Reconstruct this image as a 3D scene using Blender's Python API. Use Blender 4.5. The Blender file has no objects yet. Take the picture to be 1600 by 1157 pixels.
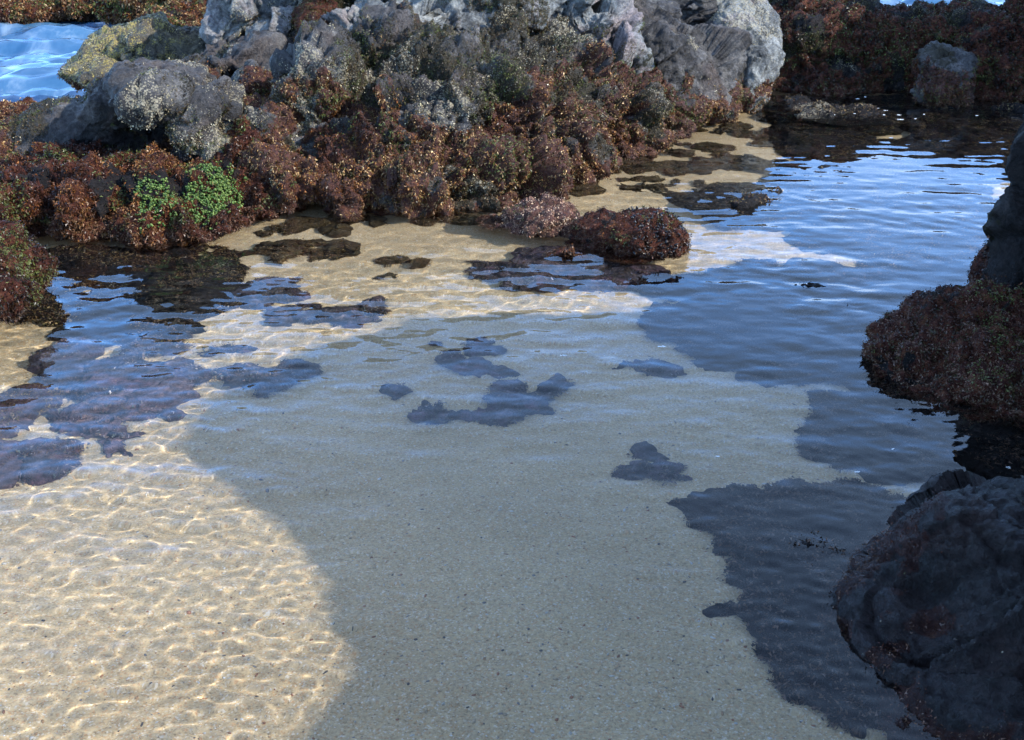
import bpy, math, random
import numpy as np
from mathutils import Vector

# ------------------------------------------------------------------ camera, sky, sun
S = bpy.context.scene
COL = S.collection
CAM_H, PITCH, LENS = 1.9, math.radians(24.0), 40.0
cam = bpy.data.cameras.new("camera")
cam.lens, cam.sensor_width, cam.clip_end, cam.clip_start = LENS, 36.0, 2000.0, 0.05
cam_ob = bpy.data.objects.new("camera", cam)
COL.objects.link(cam_ob)
cam_ob.location = (0, 0, CAM_H)
cam_ob.rotation_euler = (math.radians(90) - PITCH, 0, 0)
S.camera = cam_ob

SUN = np.array([0.80, -0.30, 0.58]); SUN /= np.linalg.norm(SUN)
sun_elev = math.asin(SUN[2]); sun_az = math.atan2(SUN[0], SUN[1])

world = bpy.data.worlds.new("World")
S.world = world
world.use_nodes = True
SKY_STRENGTH = 0.15
def build_world():
    nt = world.node_tree; N = nt.nodes; L = nt.links
    sky = N.new('ShaderNodeTexSky'); sky.sky_type = 'NISHITA'; sky.sun_disc = False
    sky.sun_elevation = sun_elev; sky.sun_rotation = sun_az
    sky.air_density = 1.0; sky.dust_density = 0.0; sky.ozone_density = 2.0
    tc = N.new('ShaderNodeTexCoord')
    mp = N.new('ShaderNodeMapping'); mp.inputs['Scale'].default_value = (1, 1, 2.6)
    mp.inputs['Location'].default_value = (0.35, 0.1, 0.2)
    L.new(tc.outputs['Generated'], mp.inputs[0])
    nz = N.new('ShaderNodeTexNoise'); nz.inputs['Scale'].default_value = 2.6
    nz.inputs['Detail'].default_value = 7; nz.inputs['Roughness'].default_value = 0.55; nz.inputs['Distortion'].default_value = 0.3
    L.new(mp.outputs[0], nz.inputs['Vector'])
    rp = N.new('ShaderNodeValToRGB')
    rp.color_ramp.elements[0].position = 0.46; rp.color_ramp.elements[0].color = (0, 0, 0, 1)
    rp.color_ramp.elements[1].position = 0.72; rp.color_ramp.elements[1].color = (0.85, 0.85, 0.85, 1)
    L.new(nz.outputs['Fac'], rp.inputs[0])
    tcol = N.new('ShaderNodeMix'); tcol.data_type = 'RGBA'      # deeper blue low in the sky, paler overhead
    tcol.inputs[6].default_value = (1.14, 1.05, 1.0, 1); tcol.inputs[7].default_value = (.56, .92, 1.42, 1)
    sx = N.new('ShaderNodeSeparateXYZ'); L.new(tc.outputs['Generated'], sx.inputs[0])
    lo = N.new('ShaderNodeMapRange'); lo.inputs[1].default_value = .19; lo.inputs[2].default_value = .36; lo.inputs[3].default_value = 1; lo.inputs[4].default_value = .02
    L.new(sx.outputs['Z'], lo.inputs[0])
    lb = N.new('ShaderNodeMapRange'); lb.inputs[1].default_value = .24; lb.inputs[2].default_value = .46; lb.inputs[3].default_value = 1; lb.inputs[4].default_value = 0
    L.new(sx.outputs['Z'], lb.inputs[0]); L.new(lb.outputs[0], tcol.inputs[0])
    cm = N.new('ShaderNodeMath'); cm.operation = 'MULTIPLY'; L.new(rp.outputs[0], cm.inputs[0]); L.new(lo.outputs[0], cm.inputs[1])
    mix = N.new('ShaderNodeMix'); mix.data_type = 'RGBA'
    mix.inputs[7].default_value = (5.2, 5.9, 7.0, 1)
    tn = N.new('ShaderNodeMix'); tn.data_type = 'RGBA'; tn.blend_type = 'MULTIPLY'; tn.inputs[0].default_value = 1
    L.new(tcol.outputs[2], tn.inputs[7])
    L.new(sky.outputs[0], tn.inputs[6])
    L.new(cm.outputs[0], mix.inputs[0]); L.new(tn.outputs[2], mix.inputs[6])
    bg = N['Background']; bg.inputs[1].default_value = SKY_STRENGTH
    L.new(mix.outputs[2], bg.inputs[0])
build_world()

sun = bpy.data.lights.new("sun", 'SUN')
sun.energy, sun.angle, sun.color = 2.05, math.radians(0.6), (1.0, 0.97, 0.90)
sun.cycles.is_caustics_light = True
sun_ob = bpy.data.objects.new("sun", sun)
COL.objects.link(sun_ob)
sun_ob.rotation_euler = Vector(SUN).to_track_quat('Z', 'Y').to_euler()

S.view_settings.view_transform = 'Standard'
S.view_settings.look = 'None'
S.view_settings.exposure = 1.95
S.view_settings.gamma = 1.0
S.cycles.use_denoising = True
S.cycles.max_bounces = 8
S.cycles.diffuse_bounces = 3
S.cycles.sample_clamp_indirect = 6.0

# ------------------------------------------------------------------ numeric helpers
def _hash(ix, iy, iz, seed):
    h = (ix.astype(np.uint32) * np.uint32(374761393) + iy.astype(np.uint32) * np.uint32(668265263)
         + iz.astype(np.uint32) * np.uint32(2147483647) + np.uint32((seed * 974711 + 1013) & 0xffffffff))
    h = (h ^ (h >> np.uint32(13))) * np.uint32(1274126177)
    h = (h ^ (h >> np.uint32(16))) * np.uint32(2246822519)
    return ((h ^ (h >> np.uint32(15))) & np.uint32(0xffffff)).astype(np.float64) / 16777215.0

def vnoise(P, seed=0):
    F = np.floor(P); f = P - F; I = F.astype(np.int64)
    u = f * f * f * (f * (f * 6 - 15) + 10)
    out = 0
    for dx in (0, 1):
        wx = u[:, 0] if dx else 1 - u[:, 0]
        for dy in (0, 1):
            wy = u[:, 1] if dy else 1 - u[:, 1]
            for dz in (0, 1):
                wz = u[:, 2] if dz else 1 - u[:, 2]
                out = out + wx * wy * wz * _hash(I[:, 0] + dx, I[:, 1] + dy, I[:, 2] + dz, seed)
    return out

def fbm(P, freq=1.0, octv=4, rough=0.5, seed=0):
    """about -1..1"""
    a, s, t = 1.0, 0.0, 0.0
    for o in range(octv):
        s = s + a * (vnoise(P * freq + 17.3 * o, seed + o) * 2 - 1); t += a
        a *= rough; freq *= 2.03
    return s / t * 1.5

def worley(P, freq, seed=0, jit=0.9):
    Q = P * freq; F = np.floor(Q).astype(np.int64)
    f1 = np.full(len(P), 9.0); f2 = np.full(len(P), 9.0); cid = np.zeros(len(P)); tilt = np.zeros(len(P))
    for dx in (-1, 0, 1):
        for dy in (-1, 0, 1):
            for dz in (-1, 0, 1):
                cx, cy, cz = F[:, 0] + dx, F[:, 1] + dy, F[:, 2] + dz
                ex = cx + .5 + jit * (_hash(cx, cy, cz, seed) - .5) - Q[:, 0]
                ey = cy + .5 + jit * (_hash(cx, cy, cz, seed + 7) - .5) - Q[:, 1]
                ez = cz + .5 + jit * (_hash(cx, cy, cz, seed + 13) - .5) - Q[:, 2]
                d = np.sqrt(ex ** 2 + ey ** 2 + ez ** 2)
                nearer = d < f1
                tilt = np.where(nearer, ex * (_hash(cx, cy, cz, seed + 31) - .5) + ey * (_hash(cx, cy, cz, seed + 37) - .5) + ez * (_hash(cx, cy, cz, seed + 41) - .5), tilt)
                f2 = np.where(nearer, f1, np.minimum(f2, d))
                cid = np.where(nearer, _hash(cx, cy, cz, seed + 29), cid)
                f1 = np.where(nearer, d, f1)
    return f1, f2, cid, tilt * 2

def sstep(a, b, x):
    t = np.clip((x - a) / (b - a), 0, 1)
    return t * t * (3 - 2 * t)

cp, sp = math.cos(PITCH), math.sin(PITCH)
def ray(px, py):
    u = (px - 800) / 1600 * 36 / LENS; v = (578.5 - py) / 1600 * 36 / LENS
    d = np.array([u, cp + v * sp, -sp + v * cp])
    return d / np.linalg.norm(d)
def at(px, py, Y):
    """place at distance Y in front of the shore, seen at that point of the photo"""
    d = ray(px, py); return np.array([0, 0, CAM_H]) + d * (Y / d[1])
def ground(px, py, z=0.0):
    d = ray(px, py); return np.array([0, 0, CAM_H]) + d * ((z - CAM_H) / d[2])
def bottom(px, py, depth):
    """through the water surface, refracted, down to a depth"""
    d = ray(px, py); p = ground(px, py)
    t = d.copy(); t[:2] /= 1.33; t[2] = -math.sqrt(1 - t[0] ** 2 - t[1] ** 2)
    return p + t * (depth / -t[2])
def pxm(Y):            # metres per photo pixel at distance Y
    return Y * 36 / LENS / 1600 * 1.06

def tag(o, label=None, cat=None, group=None, kind=None):
    if label: o["label"] = label
    if cat: o["category"] = cat
    if group: o["group"] = group
    if kind: o["kind"] = kind
    return o

def mesh_from(name, co, faces, mat=None, parent=None, smooth=True, attrs=None):
    """faces: (n,3) or (n,4) int array"""
    co = np.asarray(co, dtype=np.float32); faces = np.asarray(faces, dtype=np.int32)
    me = bpy.data.meshes.new(name)
    me.vertices.add(len(co)); me.vertices.foreach_set('co', co.ravel())
    k = faces.shape[1]
    me.loops.add(faces.size); me.loops.foreach_set('vertex_index', faces.ravel())
    me.polygons.add(len(faces)); me.polygons.foreach_set('loop_start', (np.arange(len(faces)) * k).astype(np.int32))
    me.polygons.foreach_set('use_smooth', np.full(len(faces), smooth))
    for an, av in (attrs or {}).items():
        a = me.attributes.new(an, 'FLOAT_COLOR', 'POINT')
        a.data.foreach_set('color', np.asarray(av, dtype=np.float32).ravel())
    me.update(calc_edges=True)
    o = bpy.data.objects.new(name, me); COL.objects.link(o)
    if mat: me.materials.append(mat)
    if parent: o.parent = parent
    o.cycles.is_caustics_receiver = True
    return o

def grid_faces(n, m):
    i = np.arange(n * m).reshape(n, m)
    return np.stack([i[:-1, :-1], i[:-1, 1:], i[1:, 1:], i[1:, :-1]], -1).reshape(-1, 4)

# ------------------------------------------------------------------ materials
def new_mat(name):
    m = bpy.data.materials.new(name); m.use_nodes = True
    nt = m.node_tree
    return m, nt, nt.nodes, nt.links, nt.nodes['Principled BSDF']

def ramp(N, stops):
    r = N.new('ShaderNodeValToRGB'); e = r.color_ramp.elements
    while len(e) < len(stops): e.new(0.5)
    for el, (p, c) in zip(e, stops):
        el.position = p; el.color = (*c, 1)
    return r

def noise(N, L, vec, scale, detail=5, rough=0.6, dist=0.0):
    n = N.new('ShaderNodeTexNoise'); n.inputs['Scale'].default_value = scale; n.inputs['Detail'].default_value = detail
    n.inputs['Roughness'].default_value = rough; n.inputs['Distortion'].default_value = dist
    L.new(vec, n.inputs['Vector']); return n

def mixc(N, L, fac, a, b, mode='MIX'):
    m = N.new('ShaderNodeMix'); m.data_type = 'RGBA'; m.blend_type = mode
    for sock, val in ((m.inputs[0], fac), (m.inputs[6], a), (m.inputs[7], b)):
        if hasattr(val, 'links'): L.new(val, sock)
        elif isinstance(val, (int, float)): sock.default_value = val
        else: sock.default_value = (*val, 1)
    return m.outputs[2]

def math_n(N, L, op, a, b=None, c=None, clamp=False):
    m = N.new('ShaderNodeMath'); m.operation = op; m.use_clamp = clamp
    for i, v in enumerate((a, b, c)):
        if v is None: continue
        if hasattr(v, 'links'): L.new(v, m.inputs[i])
        else: m.inputs[i].default_value = v
    return m.outputs[0]

def mrange(N, L, v, a, b):
    m = N.new('ShaderNodeMapRange'); m.inputs[1].default_value = a; m.inputs[2].default_value = b
    m.interpolation_type = 'SMOOTHSTEP'; L.new(v, m.inputs[0]); return m.outputs[0]

def rock_mat(name, cols, algae=((.018, .006, .005), (.075, .022, .013), (.17, .075, .035)), rough=0.62, barn=(.47, .42, .31), moss=(.045, .04, .012), spec=.4, bump=1.25, scale=3.2):
    """cols: dark, mid, light, vein.  Vertex masks: r algae crust, g barnacles, b moss"""
    m, nt, N, L, B = new_mat(name)
    geo = N.new('ShaderNodeNewGeometry'); P = geo.outputs['Position']
    at_ = N.new('ShaderNodeAttribute'); at_.attribute_name = 'mask'
    sep = N.new('ShaderNodeSeparateColor'); L.new(at_.outputs['Color'], sep.inputs[0])
    n1 = noise(N, L, P, scale, 9, 0.66, 0.4)
    base = ramp(N, [(.30, cols[0]), (.48, cols[1]), (.66, cols[2])]); L.new(n1.outputs['Fac'], base.inputs[0])
    n2 = noise(N, L, P, scale * .53, 6, 0.6, 1.2)
    c = mixc(N, L, mrange(N, L, n2.outputs['Fac'], .48, .68), base.outputs[0], cols[3])
    # fine mottling
    n3 = noise(N, L, P, 46, 5, 0.7)
    mo = ramp(N, [(.32, (.45, .45, .45)), (.5, (1, 1, 1)), (.72, (1.6, 1.55, 1.45))]); L.new(n3.outputs['Fac'], mo.inputs[0])
    c = mixc(N, L, 1.0, c, mo.outputs[0], 'MULTIPLY')
    n7 = noise(N, L, P, 11, 8, 0.72, .8)
    st = ramp(N, [(.34, (.32, .31, .30)), (.50, (.95, .95, .95)), (.68, (1.35, 1.33, 1.30))]); L.new(n7.outputs['Fac'], st.inputs[0])
    c = mixc(N, L, 1.0, c, st.outputs[0], 'MULTIPLY')
    # moss / brown film
    n4 = noise(N, L, P, 30, 4, 0.7)
    mm = math_n(N, L, 'MULTIPLY_ADD', n4.outputs['Fac'], 1.1, -0.55)
    mm = mrange(N, L, math_n(N, L, 'ADD', sep.outputs['Blue'], mm), .40, .62)
    mc = ramp(N, [(.3, tuple(v * .45 for v in moss)), (.6, moss), (.8, (moss[0] * 2.3, moss[1] * 2.0, moss[2] * 1.6))]); L.new(n3.outputs['Fac'], mc.inputs[0])
    c = mixc(N, L, mm, c, mc.outputs[0])
    # barnacle crust: cream specks
    vo = N.new('ShaderNodeTexVoronoi'); vo.inputs['Scale'].default_value = 75; L.new(P, vo.inputs['Vector'])
    n5 = noise(N, L, P, 17, 5, 0.7)
    bm = math_n(N, L, 'MULTIPLY_ADD', n5.outputs['Fac'], 1.6, -0.8)
    bm = math_n(N, L, 'ADD', bm, sep.outputs['Green'])
    bm = mrange(N, L, math_n(N, L, 'SUBTRACT', bm, math_n(N, L, 'MULTIPLY', vo.outputs['Distance'], .9)), .06, .26)
    bc = ramp(N, [(.3, tuple(v * .5 for v in barn)), (.7, barn)]); L.new(n3.outputs['Fac'], bc.inputs[0])
    c = mixc(N, L, bm, c, bc.outputs[0])
    # algal crust
    n6 = noise(N, L, P, 24, 6, 0.75)
    ac = ramp(N, [(.34, algae[0]), (.52, algae[1]), (.70, algae[2])]); L.new(n6.outputs['Fac'], ac.inputs[0])
    am = math_n(N, L, 'ADD', sep.outputs['Red'], math_n(N, L, 'MULTIPLY_ADD', n4.outputs['Fac'], .9, -.45))
    c = mixc(N, L, mrange(N, L, am, .38, .58), c, ac.outputs[0])
    L.new(c, B.inputs['Base Color'])
    r = math_n(N, L, 'MULTIPLY_ADD', n5.outputs['Fac'], 0.5, rough - .25, clamp=True)
    L.new(r, B.inputs['Roughness'])
    B.inputs['Specular IOR Level'].default_value = spec
    n8 = noise(N, L, P, 13, 12, 0.72, .5)
    b1 = N.new('ShaderNodeBump'); b1.inputs['Strength'].default_value = bump; b1.inputs['Distance'].default_value = 0.035
    L.new(math_n(N, L, 'ADD', math_n(N, L, 'MULTIPLY', n3.outputs['Fac'], .35), n8.outputs['Fac']), b1.inputs['Height'])
    L.new(b1.outputs[0], B.inputs['Normal'])
    return m

M_GREY = rock_mat("grey_rock", ((.045, .048, .050), (.165, .172, .170), (.31, .315, .30), (.24, .195, .19)), moss=(.030, .026, .010), barn=(.40, .36, .27))
M_PURPLE = rock_mat("purple_grey_rock", ((.014, .013, .0135), (.050, .046, .046), (.14, .132, .126), (.075, .056, .048)), moss=(.034, .026, .012), barn=(.38, .33, .23))
M_DARK = rock_mat("dark_rock", ((.006, .0055, .0055), (.013, .011, .011), (.03, .026, .025), (.019, .013, .012)), spec=.14, moss=(.022, .019, .007), barn=(.28, .24, .17))
M_WET = rock_mat("wet_dark_rock", ((.006, .0045, .0045), (.012, .009, .009), (.026, .020, .021), (.018, .010, .009)), algae=((.008, .003, .003), (.024, .008, .006), (.05, .02, .012)), rough=.34, spec=.22, bump=1.0)
M_YEL = rock_mat("lichen_rock", ((.03, .027, .022), (.09, .08, .06), (.2, .17, .11), (.12, .09, .06)), barn=(.42, .33, .10), moss=(.03, .026, .01))
M_SUB = rock_mat("submerged_rock", ((.010, .011, .014), (.048, .042, .052), (.20, .16, .18), (.14, .08, .105)), scale=8.5, barn=(.22, .19, .15))
M_PINK = rock_mat("coralline_rock", ((.045, .030, .036), (.12, .078, .088), (.26, .175, .17), (.19, .11, .125)), barn=(.40, .31, .25))

M_MAT = rock_mat("weed_mat", ((.03, .018, .008), (.07, .045, .018), (.13, .09, .04), (.05, .04, .015)), algae=((.022, .012, .005), (.065, .04, .015), (.15, .10, .045)))

def leaf_mat(name, trans=0.25):
    m, nt, N, L, B = new_mat(name)
    a = N.new('ShaderNodeAttribute'); a.attribute_name = 'tint'
    L.new(a.outputs['Color'], B.inputs['Base Color'])
    B.inputs['Roughness'].default_value = 0.36
    B.inputs['Specular IOR Level'].default_value = 0.3
    return m
M_WEED = leaf_mat("seaweed")

def simple_mat(name, col, rough=.6, spec=.5):
    m, nt, N, L, B = new_mat(name)
    geo = N.new('ShaderNodeNewGeometry')
    n = noise(N, L, geo.outputs['Position'], 60, 3)
    r = ramp(N, [(.3, tuple(v * .6 for v in col)), (.7, tuple(min(1, v * 1.25) for v in col))]); L.new(n.outputs['Fac'], r.inputs[0])
    L.new(r.outputs[0], B.inputs['Base Color']); B.inputs['Roughness'].default_value = rough
    B.inputs['Specular IOR Level'].default_value = spec
    return m
M_FOAM = simple_mat("foam", (.8, .8, .78), .5)
M_MUSSEL = simple_mat("mussel_shell", (.018, .016, .018), .35, .5)

def sand_mat():
    m, nt, N, L, B = new_mat("sand")
    geo = N.new('ShaderNodeNewGeometry'); P = geo.outputs['Position']
    n1 = noise(N, L, P, 1.3, 4, .5)
    r1 = ramp(N, [(.35, (.42, .295, .145)), (.65, (.53, .385, .205))]); L.new(n1.outputs['Fac'], r1.inputs[0])
    n2 = noise(N, L, P, 95, 4, .8)
    r2 = ramp(N, [(.30, (.50, .48, .46)), (.5, (1, 1, 1)), (.70, (1.45, 1.42, 1.38))]); L.new(n2.outputs['Fac'], r2.inputs[0])
    c = mixc(N, L, 1.0, r1.outputs[0], r2.outputs[0], 'MULTIPLY')
    vo = N.new('ShaderNodeTexVoronoi'); vo.inputs['Scale'].default_value = 210; L.new(P, vo.inputs['Vector'])
    hs = N.new('ShaderNodeSeparateColor'); L.new(vo.outputs['Color'], hs.inputs[0])
    rc = ramp(N, [(0, (.10, .085, .07)), (.10, (.40, .16, .07)), (.2, (.42, .32, .2)), (.75, (.45, .36, .24)), (.85, (.55, .50, .42)), (.95, (.75, .72, .66))])
    rc.color_ramp.interpolation = 'CONSTANT'
    L.new(hs.outputs[0], rc.inputs[0])
    c = mixc(N, L, .35, c, rc.outputs[0])
    L.new(c, B.inputs['Base Color']); B.inputs['Roughness'].default_value = .85; B.inputs['Specular IOR Level'].default_value = .1
    b = N.new('ShaderNodeBump'); b.inputs['Strength'].default_value = .5; b.inputs['Distance'].default_value = .005
    L.new(n2.outputs['Fac'], b.inputs['Height']); L.new(b.outputs[0], B.inputs['Normal'])
    return m
M_SAND = sand_mat()

def water_mat():
    m = bpy.data.materials.new("clear_water"); m.use_nodes = True
    N = m.node_tree.nodes; L = m.node_tree.links; N.clear()
    g = N.new('ShaderNodeBsdfGlass'); g.inputs['Roughness'].default_value = 0; g.inputs['IOR'].default_value = 1.33
    g.inputs['Color'].default_value = (.97, .99, 1, 1)
    o = N.new('ShaderNodeOutputMaterial'); L.new(g.outputs[0], o.inputs[0])
    return m
M_WATER = water_mat()

def sea_mat():
    m, nt, N, L, B = new_mat("aerated_sea_water")
    geo = N.new('ShaderNodeNewGeometry'); P = geo.outputs['Position']
    mp = N.new('ShaderNodeMapping'); mp.inputs['Scale'].default_value = (1.0, .45, 1); L.new(P, mp.inputs[0])
    n = noise(N, L, mp.outputs[0], 1.6, 8, .65, .6)
    r = ramp(N, [(.35, (.02, .08, .17)), (.52, (.05, .13, .23)), (.68, (.20, .28, .36))]); L.new(n.outputs['Fac'], r.inputs[0])
    L.new(r.outputs[0], B.inputs['Base Color']); B.inputs['Roughness'].default_value = .12; B.inputs['IOR'].default_value = 1.33
    return m
M_SEA = sea_mat()

# ------------------------------------------------------------------ sand, water, sea
def bed_z(X, Y):
    P = np.stack([X, Y, 0 * X], -1).reshape(-1, 3)
    z = -(.125 + .145 * sstep(2.0, 4.6, Y)) - .22 * sstep(.9, 2.6, X - .12 * (Y - 3)) * sstep(3.4, 5.0, Y)
    z = z + .10 * sstep(5.2, 6.3, Y + .25 * X) * sstep(1.0, -.2, X - .15 * (Y - 6))
    z = z + .10 * sstep(7.0, 8.2, Y) * sstep(2.6, 1.2, X)
    z = z - .9 * sstep(10.5, 13, Y) - 1.2 * sstep(-3.4, -5.5, X) * sstep(5, 8, Y)
    return z + (fbm(P, 1.1, 3, .5, 5) * .020).reshape(X.shape) + (fbm(P, 7, 3, .5, 9) * .004).reshape(X.shape)

def build_ground():
    xs = np.concatenate([-np.geomspace(300, 6, 22), np.arange(-5.6, 5.61, .05), np.geomspace(6, 300, 22)])
    ys = np.concatenate([-np.geomspace(300, 3, 22), np.arange(-2.6, 13.0, .05), np.geomspace(13.4, 300, 22)])
    X, Y = np.meshgrid(xs, ys)
    Z = bed_z(X, Y)
    Z = np.where(Y < 1.2, Z + .5 * sstep(1.2, -3, Y), Z)
    o = mesh_from("sand", np.stack([X, Y, Z], -1).reshape(-1, 3), grid_faces(*X.shape), M_SAND)
    tag(o, kind="structure")

def ripple(X, Y):
    rng = np.random.default_rng(11)
    Z = np.zeros_like(X)
    P = np.stack([X, Y, 0 * X], -1).reshape(-1, 3)
    gust = np.clip(.75 + .6 * fbm(P, .9, 3, .5, 3), .2, 1.6).reshape(X.shape)
    calm = 1 - .32 * sstep(4.8, 7.5, Y)
    near = sstep(3.6, 2.2, Y - .5 * np.minimum(X + .5, 0)) * np.clip(.9 + .8 * fbm(P, 1.6, 3, .6, 33), .3, 1.7).reshape(X.shape)        # shallow near the sand: short busy ripples
    for i in range(110):
        lam = math.exp(rng.uniform(math.log(.042), math.log(.60)))
        wind = rng.random() < (.35 if lam < .11 else .62)
        a = rng.normal(1.45, .38) if wind else rng.uniform(0, 2 * math.pi)
        k = 2 * math.pi / lam
        ph = k * (math.cos(a) * X + math.sin(a) * Y) + rng.uniform(0, 7)
        amp = .0093 * lam / (2 * math.pi)
        if lam < .11:
            Z += amp * np.sin(ph) * (.75 * gust * calm + .62 * near)
        else:
            Z += amp * np.sin(ph) * gust * calm * (1 - .4 * near) * (1 - .55 * (lam > .26))
    return Z

def build_water():
    ys = 1.0 * np.exp(np.arange(0, math.log(13.0), .0026))
    ts = np.arange(-.78, .80, .0026)
    T, Y = np.meshgrid(ts, ys)
    X = T * (Y + .9)
    Z = ripple(X, Y)
    fade = sstep(.80, .72, np.abs(T)) * sstep(13.0, 12.4, Y)
    co = np.stack([X, Y, Z * fade], -1).reshape(-1, 3)
    idx = grid_faces(*X.shape)
    keep = ~((Y > 8.7) & (X < -1.0)).reshape(-1)[idx].any(axis=1)
    o = mesh_from("pool_water", co, idx[keep], M_WATER)
    o.cycles.is_caustics_caster = True; o.cycles.is_caustics_receiver = False
    tag(o, kind="structure")

def build_sea():
    # open sea behind the outcrop, 3 cm under the pool level
    xs = np.concatenate([-np.geomspace(400, 20, 20), np.arange(-19.5, 20, .12), np.geomspace(20, 400, 20)])
    ys = np.concatenate([np.arange(8.5, 24, .08), np.geomspace(24.2, 600, 40)])
    X, Y = np.meshgrid(xs, ys)
    P = np.stack([X, Y, 0 * X], -1).reshape(-1, 3)
    Z = (fbm(P * np.array([.8, 1.9, 1]), 1.3, 6, .6, 21) * .13).reshape(X.shape) - .08
    far = (Y > 8.6) & ((X < -.9) | (Y > 12.9))
    idx = grid_faces(*X.shape)
    keep = far.reshape(-1)[idx].all(axis=1)
    o = mesh_from("sea_water", np.stack([X, Y, Z], -1).reshape(-1, 3), idx[keep], M_SEA)
    tag(o, kind="structure")

build_ground(); build_water(); build_sea()

# ------------------------------------------------------------------ rocks
_ico = {}
def ico(sub):
    if sub not in _ico:
        import bmesh
        bm = bmesh.new(); bmesh.ops.create_icosphere(bm, subdivisions=sub, radius=1)
        v = np.array([p.co[:] for p in bm.verts]); f = np.array([[q.index for q in t.verts] for t in bm.faces])
        bm.free(); _ico[sub] = (v, f)
    return _ico[sub]

def blob(c, r, seed=0, facet=.6, rot=(0, 0, 0), planes=12):
    """one chiselled lump; c centre, r half sizes in metres"""
    rng = np.random.default_rng(seed * 7919 + 13)
    v, f = ico(4)
    n = rng.normal(size=(planes, 3)); n /= np.linalg.norm(n, axis=1)[:, None]
    d = rng.uniform(.72, .98, planes)
    dots = v @ n.T
    rad = np.min(np.where(dots > .05, d / np.maximum(dots, .05), 9), axis=1)
    rad = np.minimum(rad, 1.12)
    rad = (1 - facet) * 1.0 + facet * rad
    p = v * rad[:, None] * np.array(r)
    from mathutils import Euler
    R = np.array(Euler([math.radians(a) for a in rot]).to_matrix())
    return p @ R.T + np.array(c), f

def B(px, py, Y, rx, rz, ry, rot=(0, 0, 0), facet=.6):
    """lump given by where it shows in the photo: pixel centre, pixel half sizes, depth half size in metres"""
    k = pxm(Y)
    return (at(px, py, Y), (rx * k, ry, rz * k), rot, facet)

def vert_normals(me):
    n = np.empty(len(me.vertices) * 3, dtype=np.float32); me.vertices.foreach_get('normal', n)
    return n.reshape(-1, 3).astype(np.float64)
def vert_co(me):
    n = np.empty(len(me.vertices) * 3, dtype=np.float32); me.vertices.foreach_get('co', n)
    return n.reshape(-1, 3).astype(np.float64)

CAMP = np.array([0, 0, CAM_H])
PALETTE = np.array([(.010, .005, .003), (.026, .010, .0045), (.058, .021, .007), (.098, .038, .011), (.135, .070, .024), (.24, .16, .075), (.050, .044, .011), (.036, .010, .005)]) * np.array([1.32, 1.25, 1.15])

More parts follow.
